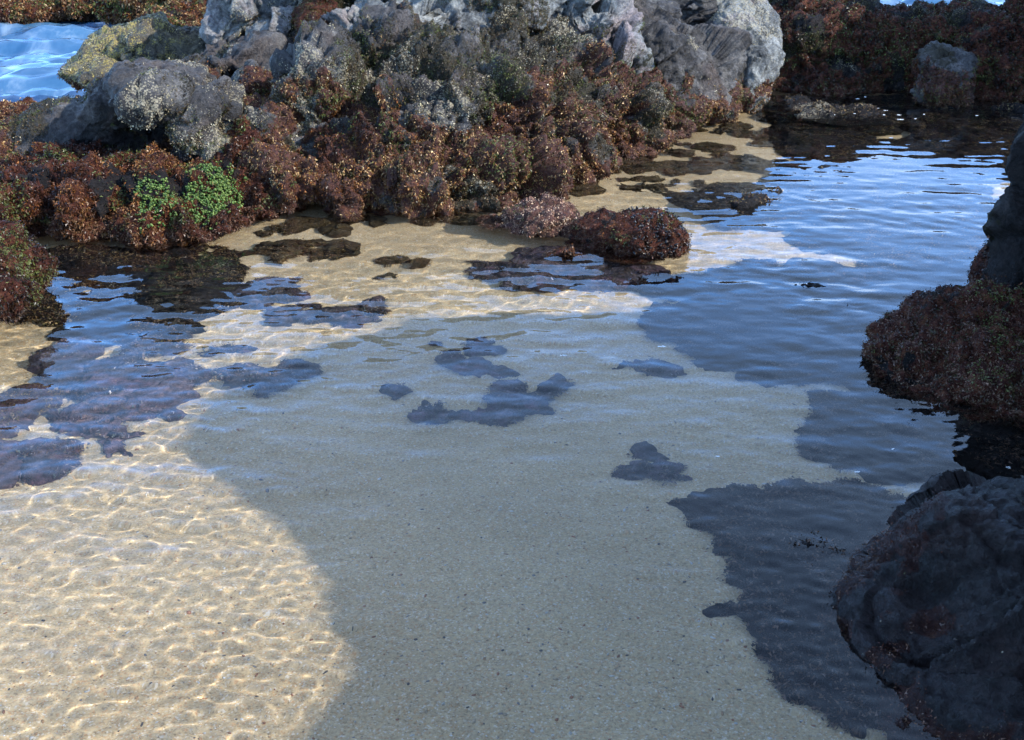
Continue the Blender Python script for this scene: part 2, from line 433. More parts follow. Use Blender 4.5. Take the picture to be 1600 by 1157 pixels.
def rock(name, label, cat, lumps, mat, seed, voxel=.022, algae=(.28, .12), zmin=-.5, barn=0.0, moss=0.0, amp=.055, crack=.03, lumpy=.035,
         facets=.03, fuzz=1.0, group=None, strata=None, pal=None, blade=.026, submerged=False, palw=None, carve=None, dens=1.0, azv=.22, knob=.012, warp=1.0, fine=1.0, patch=0.0, joint=.010):
    parts_v, parts_f, off = [], [], 0
    for i, (c, r, rot, fc) in enumerate(lumps):
        v, f = blob(c, r, seed * 31 + i, fc, rot)
        parts_v.append(v); parts_f.append(f + off); off += len(v)
    tmp = mesh_from("tmp", np.concatenate(parts_v), np.concatenate(parts_f))
    md = tmp.modifiers.new("r", 'REMESH'); md.mode = 'VOXEL'; md.voxel_size = voxel
    sm = tmp.modifiers.new("s", 'SMOOTH'); sm.iterations = 1; sm.factor = .5
    dg = bpy.context.evaluated_depsgraph_get(); ev = tmp.evaluated_get(dg)
    me = bpy.data.meshes.new_from_object(ev)
    bpy.data.objects.remove(tmp)
    P = vert_co(me); Nn = vert_normals(me)
    # strata direction stretches the facet cells
    Q = P + .10 * np.stack([fbm(P, 2.0, 2, .5, seed), fbm(P, 2.0, 2, .5, seed + 3), fbm(P, 2.0, 2, .5, seed + 6)], -1)
    if strata is not None:
        ax = np.array(strata, dtype=float); ax /= np.linalg.norm(ax)
        Q = Q - .62 * (Q @ ax)[:, None] * ax
    f1, f2, cid, tl = worley(Q, 2.3, seed)
    g1, g2, gid, gt = worley(Q + .03 * fbm(P, 7, 2, .5, seed + 2)[:, None], 8.5, seed + 90)
    d = amp * fbm(P, 2.6, 4, .52, seed + 11)
    d += facets * (cid - .5) * sstep(0, .12, f2 - f1) - crack * (1 - sstep(0, .07, f2 - f1))
    d += facets * 2.2 * tl
    rid = 1 - np.abs(fbm(P, 3.2, 3, .55, seed + 21))
    d += amp * .35 * (rid ** 3 - .4)
    z = P[:, 2]
    an = fbm(P, 2.4, 3, .55, seed + 40)
    am = 1 - sstep(algae[0] - algae[1], algae[0] + algae[1], z + azv * an)
    am = am * (.15 + .85 * sstep(-.45, .0, fbm(P, 4.0, 4, .65, seed + 44) + .22 - z * .3))
    if patch > 0: am = np.maximum(am, patch * sstep(.18, .42, fbm(P * np.array([1, 1, 1.8]), 3.6, 4, .65, seed + 46)))
    w1, w2, _, _ = worley(P + .02 * fbm(P, 9, 2, .5, 3)[:, None], 7.5, seed + 50)
    w3, _, _, _ = worley(P, 17, seed + 55)
    q1, q2, _, _ = worley(P + .06 * np.stack([fbm(P, 5, 2, .5, 3), fbm(P, 5, 2, .5, 4), fbm(P, 5, 2, .5, 5)], -1), 4.2, seed + 57)
    mat_ = .75 * fbm(P, 7, 4, .65, seed + 51) + .70 * (1 - 2 * np.abs(fbm(P, 13, 3, .65, seed + 52))) + .35 * (.75 - w1) + .35 * (.7 - w3) - .9 * (1 - sstep(0, .16, q2 - q1))
    d += lumpy * mat_ * (.08 + .92 * am)
    hard = 1 - .8 * am
    d += fine * hard * (facets * .28 * (gid - .5) + facets * .55 * gt - crack * .40 * (1 - sstep(0, .10, g2 - g1)))
    h1, h2, hid, ht = worley(P, 20, seed + 93)
    d += fine * hard * facets * (.30 * ht + .10 * (hid - .5)) + .014 * fbm(P, 14, 4, .65, seed + 60)
    if knob: d += knob * hard * (.8 - worley(P, 19, seed + 95)[0]) + knob * .8 * hard * (.7 - np.abs(fbm(P, 11, 3, .6, seed + 97)))
    # thin joints and layering in bare rock
    ly = P @ np.array([.35, .25, .9]) * 9 + 1.6 * fbm(P, 1.8, 3, .5, seed + 98)
    d += hard * joint * (np.abs((ly % 1.0) - .5) * 2 - .5) * sstep(-.2, .3, fbm(P, 2.2, 2, .5, seed + 99))
    d -= hard * joint * 2.2 * (1 - sstep(0, .06, np.abs(fbm(P * np.array([1.6, 1, .7]), 2.1, 4, .6, seed + 101))))
    if carve:
        for cc, rr in carve:
            e = (P - cc) / rr; ins = (e ** 2).sum(1) < 1
            back = cc[1] + rr[1] * np.sqrt(np.clip(1 - e[:, 0] ** 2 - e[:, 2] ** 2, 0, 1))
            P[ins, 1] = np.maximum(P[ins, 1], back[ins])
    P2 = P + Nn * d[:, None]
    if submerged:
        for a_, f_ in ((.050 * warp, 5.0), (.022, 16.0)):
            P2[:, 0] += a_ * fbm(P, f_, 3, .6, seed + 61); P2[:, 1] += a_ * fbm(P, f_, 3, .6, seed + 66)
    if zmin is not None: P2[:, 2] = np.maximum(P2[:, 2], zmin + .02 * vnoise(P * 9, 3))
    bn = .62 * sstep(.0, .6, barn + .6 * fbm(P, 2.4, 4, .65, seed + 70)) if barn > 0 else np.zeros(len(P))
    bn = bn * (1 - .75 * am)
    ms = np.clip(moss + .7 * fbm(P, 2.2, 3, .6, seed + 80) - .1, 0, 1) * (1 - am * .6) if moss > 0 else np.zeros(len(P))
    mask = np.stack([am * (1 if fuzz > 0 or not submerged else .3), bn, ms, np.ones(len(P))], -1)
    me.vertices.foreach_set('co', P2.astype(np.float32).ravel())
    a = me.attributes.new('mask', 'FLOAT_COLOR', 'POINT'); a.data.foreach_set('color', mask.astype(np.float32).ravel())
    me.polygons.foreach_set('use_smooth', np.ones(len(me.polygons), dtype=bool))
    me.update(); me.name = name
    me.materials.clear(); me.materials.append(mat)
    o = bpy.data.objects.new(name, me); COL.objects.link(o)
    o.cycles.is_caustics_receiver = True
    tag(o, label, cat, group)
    if fuzz > 0:
        weed_on(o, P2, am, seed, fuzz * dens, blade, pal, palw)
    if barn > .1 and not submerged:
        bs = sstep(.18, .62, bn + .45 * fbm(P, 9, 4, .7, seed + 71)) * (1 - .5 * am)
        weed_on(o, P2, bs, seed + 2, .42, .015, [(.32, .28, .19), (.40, .35, .24), (.22, .18, .11), (.34, .28, .15), (.13, .10, .06), (.08, .05, .025)], None, name="barnacle_crust", wide=1.7, plain=True)
    if moss > .2:
        tm = sstep(.26, .46, ms + .35 * fbm(P, 12, 3, .6, seed + 83)) * (1 - am)
        weed_on(o, P2, tm, seed + 1, 1.1, .02, [(.016, .012, .005), (.036, .025, .009), (.070, .046, .018), (.045, .024, .011), (.050, .050, .014), (.13, .095, .05)], None, name="moss_turf")
    return o

def weed_on(o, P, am, seed, fuzz, blade, pal, palw, zlo=-.10, name="seaweed", wide=1.0, plain=False):
    me = o.data
    rng = np.random.default_rng(seed + 900)
    me.calc_loop_triangles()
    t = np.empty(len(me.loop_triangles) * 3, dtype=np.int32); me.loop_triangles.foreach_get('vertices', t); t = t.reshape(-1, 3)
    A, Bv, C = P[t[:, 0]], P[t[:, 1]], P[t[:, 2]]
    cr = np.cross(Bv - A, C - A); ar = np.linalg.norm(cr, axis=1) * .5
    n = cr / np.maximum(ar * 2, 1e-12)[:, None]
    ce = (A + Bv + C) / 3
    view = CAMP - ce; dist = np.linalg.norm(view, axis=1); view /= dist[:, None]
    m = am[t].mean(1)
    w = ar * np.clip(m * 1.25 - .12, 0, 1) * ((n * view).sum(1) > -.35) * (ce[:, 2] > zlo)
    total = w.sum()
    if total < 1e-4: return
    cnt = int(total * 9500 * fuzz * (6.5 / max(2.5, np.average(dist, weights=w + 1e-12))) ** 1.2)
    cnt = min(cnt, 90000)
    pick = rng.choice(len(t), cnt, p=w / total)
    u, v = rng.random((2, cnt)); sw = u + v > 1; u[sw], v[sw] = 1 - u[sw], 1 - v[sw]
    b = A[pick] + u[:, None] * (Bv - A)[pick] + v[:, None] * (C - A)[pick]
    nn = n[pick]
    K = 4
    # patchy colours: slow noise chooses the species, fast noise the individual
    sel = fbm(b, 2.6, 4, .7, seed + 5) * .75 + .5
    lump = fbm(b, 9, 3, .6, seed + 6)
    pal = PALETTE if pal is None else np.array(pal)
    idx = np.clip((sel * .75 + rng.random(cnt) * .5 - .1) * len(pal), 0, len(pal) - 1).astype(int)
    col = pal[idx] * rng.uniform(.6, 1.5, (cnt, 1)) * np.clip(1 + .9 * lump, .25, 2)[:, None]
    ol = ((fbm(b, 4.0, 3, .6, seed + 8) > .25) & (rng.random(cnt) < .55))[:, None]
    if not plain: col = np.where(ol & (b[:, 2:3] > .06), np.array([.075, .085, .022]) * rng.uniform(.5, 1.6, (cnt, 1)), col)
    low = (0 if plain else 1) * sstep(.16, .0, b[:, 2])[:, None] * .55 * (rng.random((cnt, 1)) < .55)
    col = col * (1 - low) + low * np.array([.19, .11, .068])
    VV, FF, CC = [], [], []
    for k in range(K):
        dirv = nn * rng.uniform(.10, .7, (cnt, 1)) + rng.normal(size=(cnt, 3)) * .6 + np.array([0, 0, -.30])
        dirv /= np.linalg.norm(dirv, axis=1)[:, None]
        ln = (blade * .62 * rng.uniform(.5, 1.4, cnt))[:, None]
        side = np.cross(dirv, rng.normal(size=(cnt, 3))); side /= np.maximum(np.linalg.norm(side, axis=1), 1e-6)[:, None]
        wd = ln * rng.uniform(.11, .24, (cnt, 1)) * wide
        b0 = b + rng.normal(size=(cnt, 3)) * .006 - nn * .004
        mid = b0 + dirv * ln * .55 + rng.normal(size=(cnt, 3)) * .003
        tip = b0 + dirv * ln + np.array([0, 0, -.15]) * ln
        vs = np.stack([b0, mid - side * wd, tip, mid + side * wd], 1).reshape(-1, 3)
        VV.append(vs); FF.append(np.arange(cnt * 4).reshape(-1, 4) + k * cnt * 4)
        c4 = np.repeat(np.clip(col * rng.uniform(.8, 1.25, (cnt, 1)), 0, 1), 4, axis=0)
        CC.append(np.concatenate([c4, np.ones((len(c4), 1))], 1))
    w_ = mesh_from(name, np.concatenate(VV), np.concatenate(FF), M_WEED, o, smooth=False, attrs={'tint': np.concatenate(CC)})
    tag(w_, kind="stuff")
    return w_

Z0 = (0, 0, 0)
# --- central outcrop and its neighbours, front to back
rock("rock_outcrop", "broad central rock outcrop covered in red brown seaweed, running down to the pool's sandy edge", "rock outcrop", [
    B(640, 215, 7.55, 220, 105, .62, (0, -8, 15)), B(520, 200, 7.5, 95, 110, .5, Z0), B(770, 205, 7.95, 190, 105, .7, (0, 12, 20)),
    B(900, 185, 8.5, 120, 88, .6, (0, 14, 20)), B(585, 285, 6.95, 130, 62, .30, Z0, .4), B(705, 285, 7.0, 130, 58, .32, (0, 5, 10), .4),
    B(850, 235, 7.75, 100, 58, .35, (0, 12, 20), .4), B(960, 190, 8.55, 62, 48, .35, Z0, .4), B(1010, 180, 8.9, 60, 45, .35, Z0, .4),
    B(440, 255, 7.25, 75, 80, .45, Z0), B(455, 300, 6.85, 52, 46, .25, Z0, .3), B(525, 310, 6.72, 34, 34, .16, Z0, .2),
    B(640, 110, 8.1, 130, 60, .5, Z0, .8), B(840, 115, 8.5, 120, 60, .5, (0, 15, 0), .8)],
    M_PURPLE, 3, .016, (.50, .14), barn=.34, moss=.68, amp=.10, lumpy=.08, crack=.055, facets=.10, azv=.34, knob=.03)

rock("boulder", "grey humped boulder with a dark hollow beneath it, at the left edge of the pool", "boulder", [
    B(255, 142, 7.15, 72, 42, .40, (0, 8, 0), .7), B(190, 165, 7.45, 70, 48, .40, (0, -30, 0), .7), B(318, 200, 7.12, 36, 78, .32, (0, 30, 0), .75),
    B(115, 215, 7.4, 110, 42, .42, (0, -22, 0), .6), B(20, 255, 7.3, 90, 40, .4, (0, -18, 0), .6), B(240, 220, 7.65, 110, 85, .42, Z0), B(345, 235, 7.0, 30, 40, .28, (0, 25, 0), .5), B(275, 195, 7.4, 60, 60, .34, Z0, .6)],
    M_PURPLE, 5, .015, (.22, .12), barn=.105, moss=.42, strata=(.8, .2, .5), lumpy=.025, amp=.035, crack=.010, facets=.030, knob=.014,
    carve=[(at(228, 226, 6.85), np.array([.20, .75, .20])), (at(180, 250, 6.9), np.array([.15, .55, .13]))])

rock("rock_ledge", "low lumpy ledge thick with maroon seaweed, below the grey humped boulder", "rock ledge", [
    B(60, 320, 6.55, 90, 52, .35, Z0, .3), B(150, 325, 6.4, 70, 50, .3, Z0, .3), B(15, 345, 6.25, 60, 45, .3, Z0, .3), B(245, 320, 6.45, 55, 48, .28, Z0, .3),
    B(335, 315, 6.55, 58, 55, .3, Z0, .3), B(395, 318, 6.65, 45, 36, .25, Z0, .3), B(225, 290, 6.75, 60, 40, .25, Z0, .3),
    B(375, 260, 6.95, 40, 45, .25, Z0, .3), B(110, 280, 6.9, 90, 35, .3, Z0, .3), B(290, 350, 6.25, 90, 25, .2, Z0, .2)],
    M_DARK, 8, .016, (.60, .10), lumpy=.075, amp=.06, blade=.028, pal=PALETTE[[7, 0, 1, 1, 2, 2, 3, 4]])

rock("lichen_boulder", "low boulder with a yellow crusted top beside the blue sea", "boulder", [
    B(240, 78, 9.6, 42, 40, .35, Z0, .6), B(180, 85, 9.7, 55, 38, .35, (0, -20, 0), .5), B(140, 112, 9.5, 45, 22, .3, Z0, .4), B(290, 90, 9.8, 40, 40, .35, Z0, .4), B(150, 116, 9.2, 38, 18, .3, Z0, .4)],
    M_YEL, 11, .022, (.24, .10), barn=.42, moss=.1, blade=.032, zmin=-.3)

rock("rock_mound", "brown and grey knobbly mound in the shadowed gap right of the yellow crusted boulder", "rock", [
    B(390, 110, 8.7, 85, 50, .45, (0, -10, 0)), B(330, 150, 8.4, 60, 45, .4, Z0), B(430, 150, 8.2, 60, 50, .4, Z0), B(400, 190, 7.9, 60, 40, .35, Z0)],
    M_PURPLE, 13, .02, (.38, .14), barn=.1, moss=.5, facets=.06, knob=.025)

rock("grey_crag", "pale blue grey crag at the top border, left of the dark mossy rock", "crag", [
    B(410, 20, 9.3, 85, 70, .5, (0, 8, 0), .8), B(360, 40, 9.2, 40, 60, .4, Z0, .8), B(450, 75, 8.9, 45, 40, .35, Z0, .7), B(420, -60, 9.8, 100, 80, .5, Z0, .8)],
    M_GREY, 17, .015, (-.2, .1), barn=.12, moss=.16, strata=(.3, .1, 1), fuzz=0, crack=.06, facets=.14, amp=.03, knob=.004, fine=.35)

rock("mossy_rock", "dark olive mossy rock wedged upright between two pale grey crags", "rock", [
    B(512, 25, 8.9, 28, 70, .35, (0, 12, 0), .5), B(492, 70, 8.6, 26, 45, .3, (0, 15, 0), .5)],
    M_DARK, 19, .022, (1.25, .2), moss=.9, pal=[(.03, .026, .008), (.05, .04, .01), (.08, .06, .015), (.045, .02, .008)], blade=.02, lumpy=.03)

rock("rock_slab", "smooth pinkish grey slab with diagonal cracks on top of the central outcrop", "rock slab", [
    B(610, 25, 8.75, 95, 45, .45, (0, -8, 0), .9), B(700, 30, 8.8, 70, 48, .4, (0, 25, 0), .9), B(590, 75, 8.45, 60, 28, .35, (0, -8, 0), .8), B(640, -40, 9.2, 130, 70, .5, Z0, .8)],
    M_GREY, 23, .015, (-.2, .1), barn=-.1, moss=.14, strata=(.6, .2, -.6), fuzz=0, crack=.07, facets=.15, lumpy=.012, amp=.02, knob=.003, fine=.25)

rock("jagged_rock", "jagged blue grey rock with pale crust, between the pinkish slab and the mauve boulder", "rock", [
    B(800, 30, 9.0, 85, 45, .45, (0, 25, 0), .9), B(880, 15, 9.2, 70, 45, .4, (0, -30, 0), .9), B(870, 75, 8.9, 60, 38, .35, (0, 15, 0), .8), B(930, 55, 9.1, 45, 50, .35, (0, -35, 0), .9), B(830, -40, 9.7, 140, 60, .5, Z0, .8), B(960, 110, 8.95, 55, 40, .35, (0, 35, 0), .8)],
    M_GREY, 27, .015, (.2, .1), barn=.10, moss=.26, strata=(.7, .2, .7), fuzz=.6, crack=.07, facets=.15, amp=.03, knob=.006, fine=.4)

rock("purple_boulder", "mauve grey boulder with a red weedy foot, tucked left of the bright bulging boulder", "boulder", [
    B(1050, 105, 9.3, 92, 68, .5, (0, 25, 0), .6), B(1000, 60, 9.5, 75, 55, .45, (0, 30, 0), .7), B(1085, 155, 9.2, 55, 45, .4, Z0, .4), B(1040, 20, 9.9, 80, 50, .4, Z0, .7), B(1040, 170, 9.0, 60, 35, .35, Z0, .3)],
    M_PURPLE, 31, .015, (.27, .10), barn=.16, moss=.2, amp=.045, crack=.02, facets=.07, knob=.008, fine=.5)

rock("bright_boulder", "bulging sunlit boulder with a whitish barnacle band at the outcrop's right end", "boulder", [
    B(1150, 60, 9.95, 60, 75, .5, (0, -10, 0), .4), B(1165, 105, 9.85, 42, 55, .45, Z0, .4), B(1130, 20, 10.3, 85, 55, .5, (0, 15, 0), .6), B(1150, 140, 9.8, 46, 42, .42, Z0, .3), B(1070, -5, 10.3, 80, 45, .4, Z0, .7)],
    M_GREY, 37, .015, (.24, .09), barn=.42, moss=.08, amp=.05, crack=.012, facets=.02, lumpy=.02)

# --- far right bank
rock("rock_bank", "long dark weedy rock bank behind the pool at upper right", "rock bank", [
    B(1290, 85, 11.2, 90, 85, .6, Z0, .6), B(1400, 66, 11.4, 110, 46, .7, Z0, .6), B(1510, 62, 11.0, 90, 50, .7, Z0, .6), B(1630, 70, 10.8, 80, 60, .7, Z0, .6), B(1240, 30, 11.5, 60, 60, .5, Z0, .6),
    B(1380, 120, 10.9, 90, 45, .4, Z0, .4), B(1560, 125, 10.5, 90, 50, .4, Z0, .4), B(1280, 130, 10.8, 80, 35, .4, Z0, .4), B(1720, 60, 10.6, 110, 110, .8, Z0, .6), B(1840, 0, 10.4, 120, 220, .9, Z0, .6), B(2010, -90, 9.8, 190, 250, 1.3, Z0, .6)],  # tall end lumps are unseen, added to shade the bank
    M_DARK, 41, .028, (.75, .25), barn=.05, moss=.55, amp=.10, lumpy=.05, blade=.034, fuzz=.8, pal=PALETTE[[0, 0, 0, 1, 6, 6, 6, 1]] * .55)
rock("bank_boulder", "rounded grey topped boulder jutting from the dark bank at upper right", "boulder", [
    B(1475, 110, 10.15, 42, 36, .3, Z0, .4), B(1470, 140, 10.0, 40, 28, .3, Z0, .3)],
    M_PURPLE, 43, .024, (.36, .07), barn=.3, moss=.2, blade=.03, pal=PALETTE[[0, 1, 1, 2, 6, 3, 2, 1]])

# --- left far skerries in the sea
rock("skerry", "low red brown weedy skerry beyond the blue sea, top left corner", "skerry", [
    B(20, 12, 16.0, 55, 20, .6, Z0, .4), B(110, 3, 16.5, 80, 18, .6, Z0, .4), B(-60, 5, 16, 80, 30, .7, Z0, .4)],
    M_DARK, 47, .05, (1.0, .2), blade=.06, lumpy=.08, zmin=-.4, fuzz=.8)
rock("skerry", "weedy skerry touching the grey crag, on the far side of the blue sea", "skerry", [
    B(235, 5, 15.5, 75, 22, .6, Z0, .4), B(290, 30, 14.2, 60, 14, .5, Z0, .4), B(330, 0, 15.2, 60, 30, .6, Z0, .4)],
    M_DARK, 49, .05, (1.0, .2), blade=.06, lumpy=.08, zmin=-.4, fuzz=.8)
rock("shore_rock", "maroon weed covered rock at the left border, below the blue sea", "rock", [
    B(15, 200, 8.3, 75, 32, .4, Z0, .4), B(-50, 210, 8.2, 80, 40, .5, Z0, .4), B(60, 205, 8.1, 50, 30, .3, Z0, .4)],
    M_DARK, 53, .024, (.8, .1), lumpy=.05)

# --- left foreground rock
rock("shaded_rock", "brown weedy rock, shade painted in, half cut off at the left border, standing in the pool", "rock", [
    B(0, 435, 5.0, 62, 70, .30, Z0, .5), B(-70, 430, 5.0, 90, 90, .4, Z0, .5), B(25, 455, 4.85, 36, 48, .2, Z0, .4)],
    M_DARK, 57, .016, (.8, .1), lumpy=.035, blade=.022, pal=PALETTE[[0, 0, 1, 1, 6, 0, 0, 1]] * .45)  # weed palette darkened: shade painted into the colour

# --- rock in the middle of the pool
rock("pool_rock", "mussel covered dark rock standing out of the blue water in mid pool", "rock", [
    B(1000, 368, 5.95, 58, 33, .24, (0, 12, 0), .6), B(935, 372, 6.05, 48, 32, .20, (0, -10, 0), .6), B(1040, 378, 5.85, 28, 30, .16, Z0, .3), B(985, 400, 5.85, 60, 16, .18, Z0, .3), B(905, 402, 5.8, 60, 5, .1, Z0, .3)],
    M_DARK, 61, .014, (.6, .1), lumpy=.03, amp=.03, blade=.020, pal=PALETTE[[0, 7, 0, 1, 1, 2, 3, 2]])
rock("pool_rock", "low pinkish tan rock just breaking the water beside the mussel covered rock", "rock", [
    B(850, 345, 6.3, 52, 24, .22, Z0, .4), B(815, 350, 6.35, 30, 18, .15, Z0, .4), B(885, 352, 6.25, 30, 18, .15, Z0, .4), B(775, 352, 6.4, 30, 9, .15, Z0, .3)],
    M_PINK, 63, .014, (.5, .1), lumpy=.03, amp=.02, blade=.018, pal=[(.30, .18, .11), (.34, .22, .14), (.24, .12, .08), (.36, .25, .16), (.15, .05, .035), (.26, .17, .08)], fuzz=.7)

# --- right side rocks
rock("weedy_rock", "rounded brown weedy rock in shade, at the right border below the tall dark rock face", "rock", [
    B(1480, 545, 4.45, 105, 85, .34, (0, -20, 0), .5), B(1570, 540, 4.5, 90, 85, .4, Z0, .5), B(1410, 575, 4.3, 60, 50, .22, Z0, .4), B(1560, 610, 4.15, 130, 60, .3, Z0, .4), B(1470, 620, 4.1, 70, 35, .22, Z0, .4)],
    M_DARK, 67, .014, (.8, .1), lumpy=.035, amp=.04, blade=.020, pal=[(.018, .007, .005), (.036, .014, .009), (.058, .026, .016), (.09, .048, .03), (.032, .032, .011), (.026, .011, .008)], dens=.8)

def cliff():
    """tall rock face at the right: its top is out of frame, its shadow lies over the pool"""
    out = [(510, 1100, .06), (500, 1000, .07), (465, 880, .1), (400, 800, .12), (325, 735, .14), (215, 690, .16), (270, 620, .2), (420, 540, .24), (560, 490, .26), (700, 482, .27), (900, 484, .27), (1050, 474, .28), (1250, 440, .3), (1420, 400, .3), (1560, 350, .3)]
    pts = []
    for px, py, dep in out:
        q = bottom(px, py, dep)
        pts.append(q)
    pts = np.array(pts)
    def wall_x(y): return .46 * y + 1.75
    Ys, Hs = [], []
    for q in pts:
        t = (.46 * q[1] + 1.75 + .25 - q[0]) / (SUN[0] - .46 * SUN[1])
        Ys.append(q[1] + t * SUN[1]); Hs.append(q[2] + t * SUN[2])
    Ys = np.array(Ys); Hs = np.array(Hs)
    y = np.arange(-1.6, 6.6, .035)
    order = np.argsort(Ys)
    crest = np.zeros_like(y)
    for i, yy in enumerate(y):     # upper envelope of the outline
        h = 0
        for a in range(len(Ys) - 1):
            y0, y1 = Ys[a], Ys[a + 1]
            if min(y0, y1) - .02 <= yy <= max(y0, y1) + .02:
                f = (yy - y0) / (y1 - y0) if abs(y1 - y0) > 1e-4 else 0
                h = max(h, Hs[a] + np.clip(f, 0, 1) * (Hs[a + 1] - Hs[a]))
        crest[i] = h
    c0 = crest[np.argmax(crest > 0)]
    crest = np.where((crest == 0) & (y < 2.4), c0, crest)
    crest = np.maximum(crest, .15)
    k = np.ones(3) / 3; crest = np.convolve(np.pad(crest, 1, mode='edge'), k, 'valid')
    # cross-section: front foot -> front face -> crest -> back foot
    s = np.linspace(0, 1, 90)
    prof_x = np.interp(s, [0, .10, .5, .56, .75, 1], [-.25, .0, .22, .30, 1.1, 1.9])
    prof_z = np.interp(s, [0, .10, .5, .56, .75, 1], [-.25, .05, .97, 1.0, .8, -.1])
    X = wall_x(y)[:, None] + prof_x[None, :]
    Yg = np.repeat(y[:, None], len(s), 1)
    Z = np.where(prof_z[None, :] > 0, prof_z[None, :] * crest[:, None], prof_z[None, :]) - .3 * (s[None, :] < .02)
    P = np.stack([X, Yg, Z], -1).reshape(-1, 3)
    d = .10 * fbm(P, 1.5, 4, .55, 71) + .03 * fbm(P, 7, 3, .5, 72)
    top = (np.abs(prof_z - 1) < .12)[None, :].repeat(len(y), 0).reshape(-1)
    P[:, 0] += d * np.where(top, .3, 1.0)
    P[:, 1] += .03 * fbm(P, 5, 3, .5, 75)
    P[:, 2] += np.where(top, .05, .02) * fbm(P, 5, 3, .6, 77)
    am = 1 - sstep(.2, .5, P[:, 2] + .2 * fbm(P, 2, 3, .5, 78))
    mask = np.stack([am, .2 * vnoise(P * 2, 5), .4 * vnoise(P * 2, 6), np.ones(len(P))], -1)
    o = mesh_from("rock_cliff", P, grid_faces(len(y), len(s)), M_DARK, attrs={'mask': mask})
    return o

rock("tall_rock", "tall dark rock face rising past the right border, behind the rounded brown weedy rock", "rock", [
    B(1668, 430, 4.75, 112, 190, .38, (0, 4, 0), .5), B(1690, 250, 4.9, 90, 130, .4, Z0, .5), B(1640, 560, 4.6, 92, 90, .35, Z0, .4)],
    M_DARK, 73, .018, (.25, .25), moss=.2, lumpy=.02, blade=.022, pal=PALETTE[[0, 0, 1, 1, 0, 2, 0, 0]], fuzz=.6)
tag(cliff(), "long rock cliff standing just outside the right border, shading the pool", "cliff")

rock("wet_boulder", "big smooth wet dark boulder in the bottom right corner", "boulder", [
    B(1520, 930, 2.72, 205, 165, .36, (0, -22, 0), .3), B(1610, 880, 2.85, 190, 130, .34, (0, -8, 0), .3), B(1600, 1040, 2.5, 260, 200, .36, Z0, .3), B(1400, 1010, 2.55, 95, 120, .24, (0, -10, 0), .3), B(1640, 1160, 2.2, 300, 130, .25, Z0, .3)],
    M_WET, 79, .010, (-.02, .04), lumpy=.012, amp=.028, crack=.006, facets=.03, knob=.008, fine=.5, joint=.004, blade=.014, fuzz=.35, azv=.10, patch=.9, pal=[(.016, .005, .004), (.034, .010, .007), (.06, .02, .012), (.028, .016, .008)], zmin=-.35)

# --- submerged rocks
def scatter(spots, seed):
    rng = np.random.default_rng(seed); out = []
    for px, py, rx, ry, h in spots:
        for _ in range(7):
            a, r = rng.uniform(0, 6.28), math.sqrt(rng.random())
            out.append((px + rx * r * math.cos(a), py + ry * r * math.sin(a), rx * rng.uniform(.14, .36), ry * rng.uniform(.22, .5), h * rng.uniform(.6, 1.2)))
    return out

def sub(label, spots, mat=M_SUB, seed=0, cat="submerged rock", depth=.2, fuzz=0, group=None, name="submerged_rock", voxel=.010, top=.06, rot=0, weed=.5, pal=None, **kw):
    """spots: px, py, rx, rz (photo pixels, as seen through the water)"""
    lumps = []
    for (px, py, rx, ry, *h) in spots:
        dp = depth
        for _ in range(4):
            c = bottom(px, py, dp); dp = float(-bed_z(np.array([[c[0]]]), np.array([[c[1]]]))[0, 0])
        k = pxm(c[1])
        up = bottom(px, py - ry, dp); dn = bottom(px, py + ry, dp)
        hh = h[0] if h else top
        c[2] = -dp + hh * .10
        hh *= 1.3; c[2] = -dp + hh * .1
        lumps.append((c, (rx * k * 1.05, (up[1] - dn[1]) / 2 * 1.05, hh), (0, 0, rot), .75))
    o = rock(name, label, cat, lumps, mat, seed, voxel, (-.05, .1) if not kw.get('al') else kw['al'], zmin=None, barn=kw.get('barn', .12), lumpy=.03, amp=.04, crack=.02, facets=.05, fuzz=fuzz, submerged=True, group=group, joint=0, warp=kw.get('warp', 1.0),
                blade=.016)
    if weed > 0:
        P = vert_co(o.data)
        a_ = sstep(-.25, .25, fbm(P, 6, 3, .6, seed + 12) + .12)
        weed_on(o, P, a_, seed, weed, .026, pal, None, zlo=-2, name="algae_turf")
    return o
W_BLUE = [(.018, .020, .024), (.045, .042, .050), (.10, .085, .10), (.07, .078, .065), (.18, .15, .15), (.03, .028, .03)]
W_BROWN = [(.035, .018, .008), (.07, .04, .016), (.12, .075, .03), (.18, .125, .05), (.085, .07, .022), (.05, .022, .01)]
W_BLACK = [(.004, .0035, .004), (.008, .006, .006), (.016, .011, .010), (.010, .009, .006)]

sub("crescent shaped purple rock lying under clear water in the middle of the pool", [(695, 653, 50, 14, .045), (760, 657, 62, 10, .04), (822, 634, 46, 18, .05), (866, 607, 22, 14, .04), (668, 640, 24, 9, .035)], M_SUB, 101, warp=.40, weed=.15, pal=W_BLUE, depth=.23)
sub("smooth lens shaped purple rock under water, just behind the crescent shaped rock", [(758, 576, 34, 6, .03), (788, 580, 12, 4, .025)], M_SUB, 103, warp=.4, weed=.1, pal=W_BLUE, depth=.25)
sub("small flat sunken rock, farthest left of the bits behind the crescent shaped rock", [(674, 537, 20, 6, .03)], M_SUB, 105, warp=.5, weed=.2, pal=W_BLUE, depth=.26)
sub("ragged sunken rock flake pointing down right, left of the smooth lens shaped rock", [(695, 560, 12, 6, .03), (706, 567, 10, 5, .03)], M_SUB, 107, warp=.5, weed=.2, pal=W_BLUE, depth=.26)
sub("mottled sunken rock patch directly above the smooth lens shaped rock", [(755, 546, 24, 8, .03), (780, 551, 14, 4, .03), (762, 535, 8, 4, .02)], M_SUB, 109, warp=.5, weed=.2, pal=W_BLUE, depth=.26)
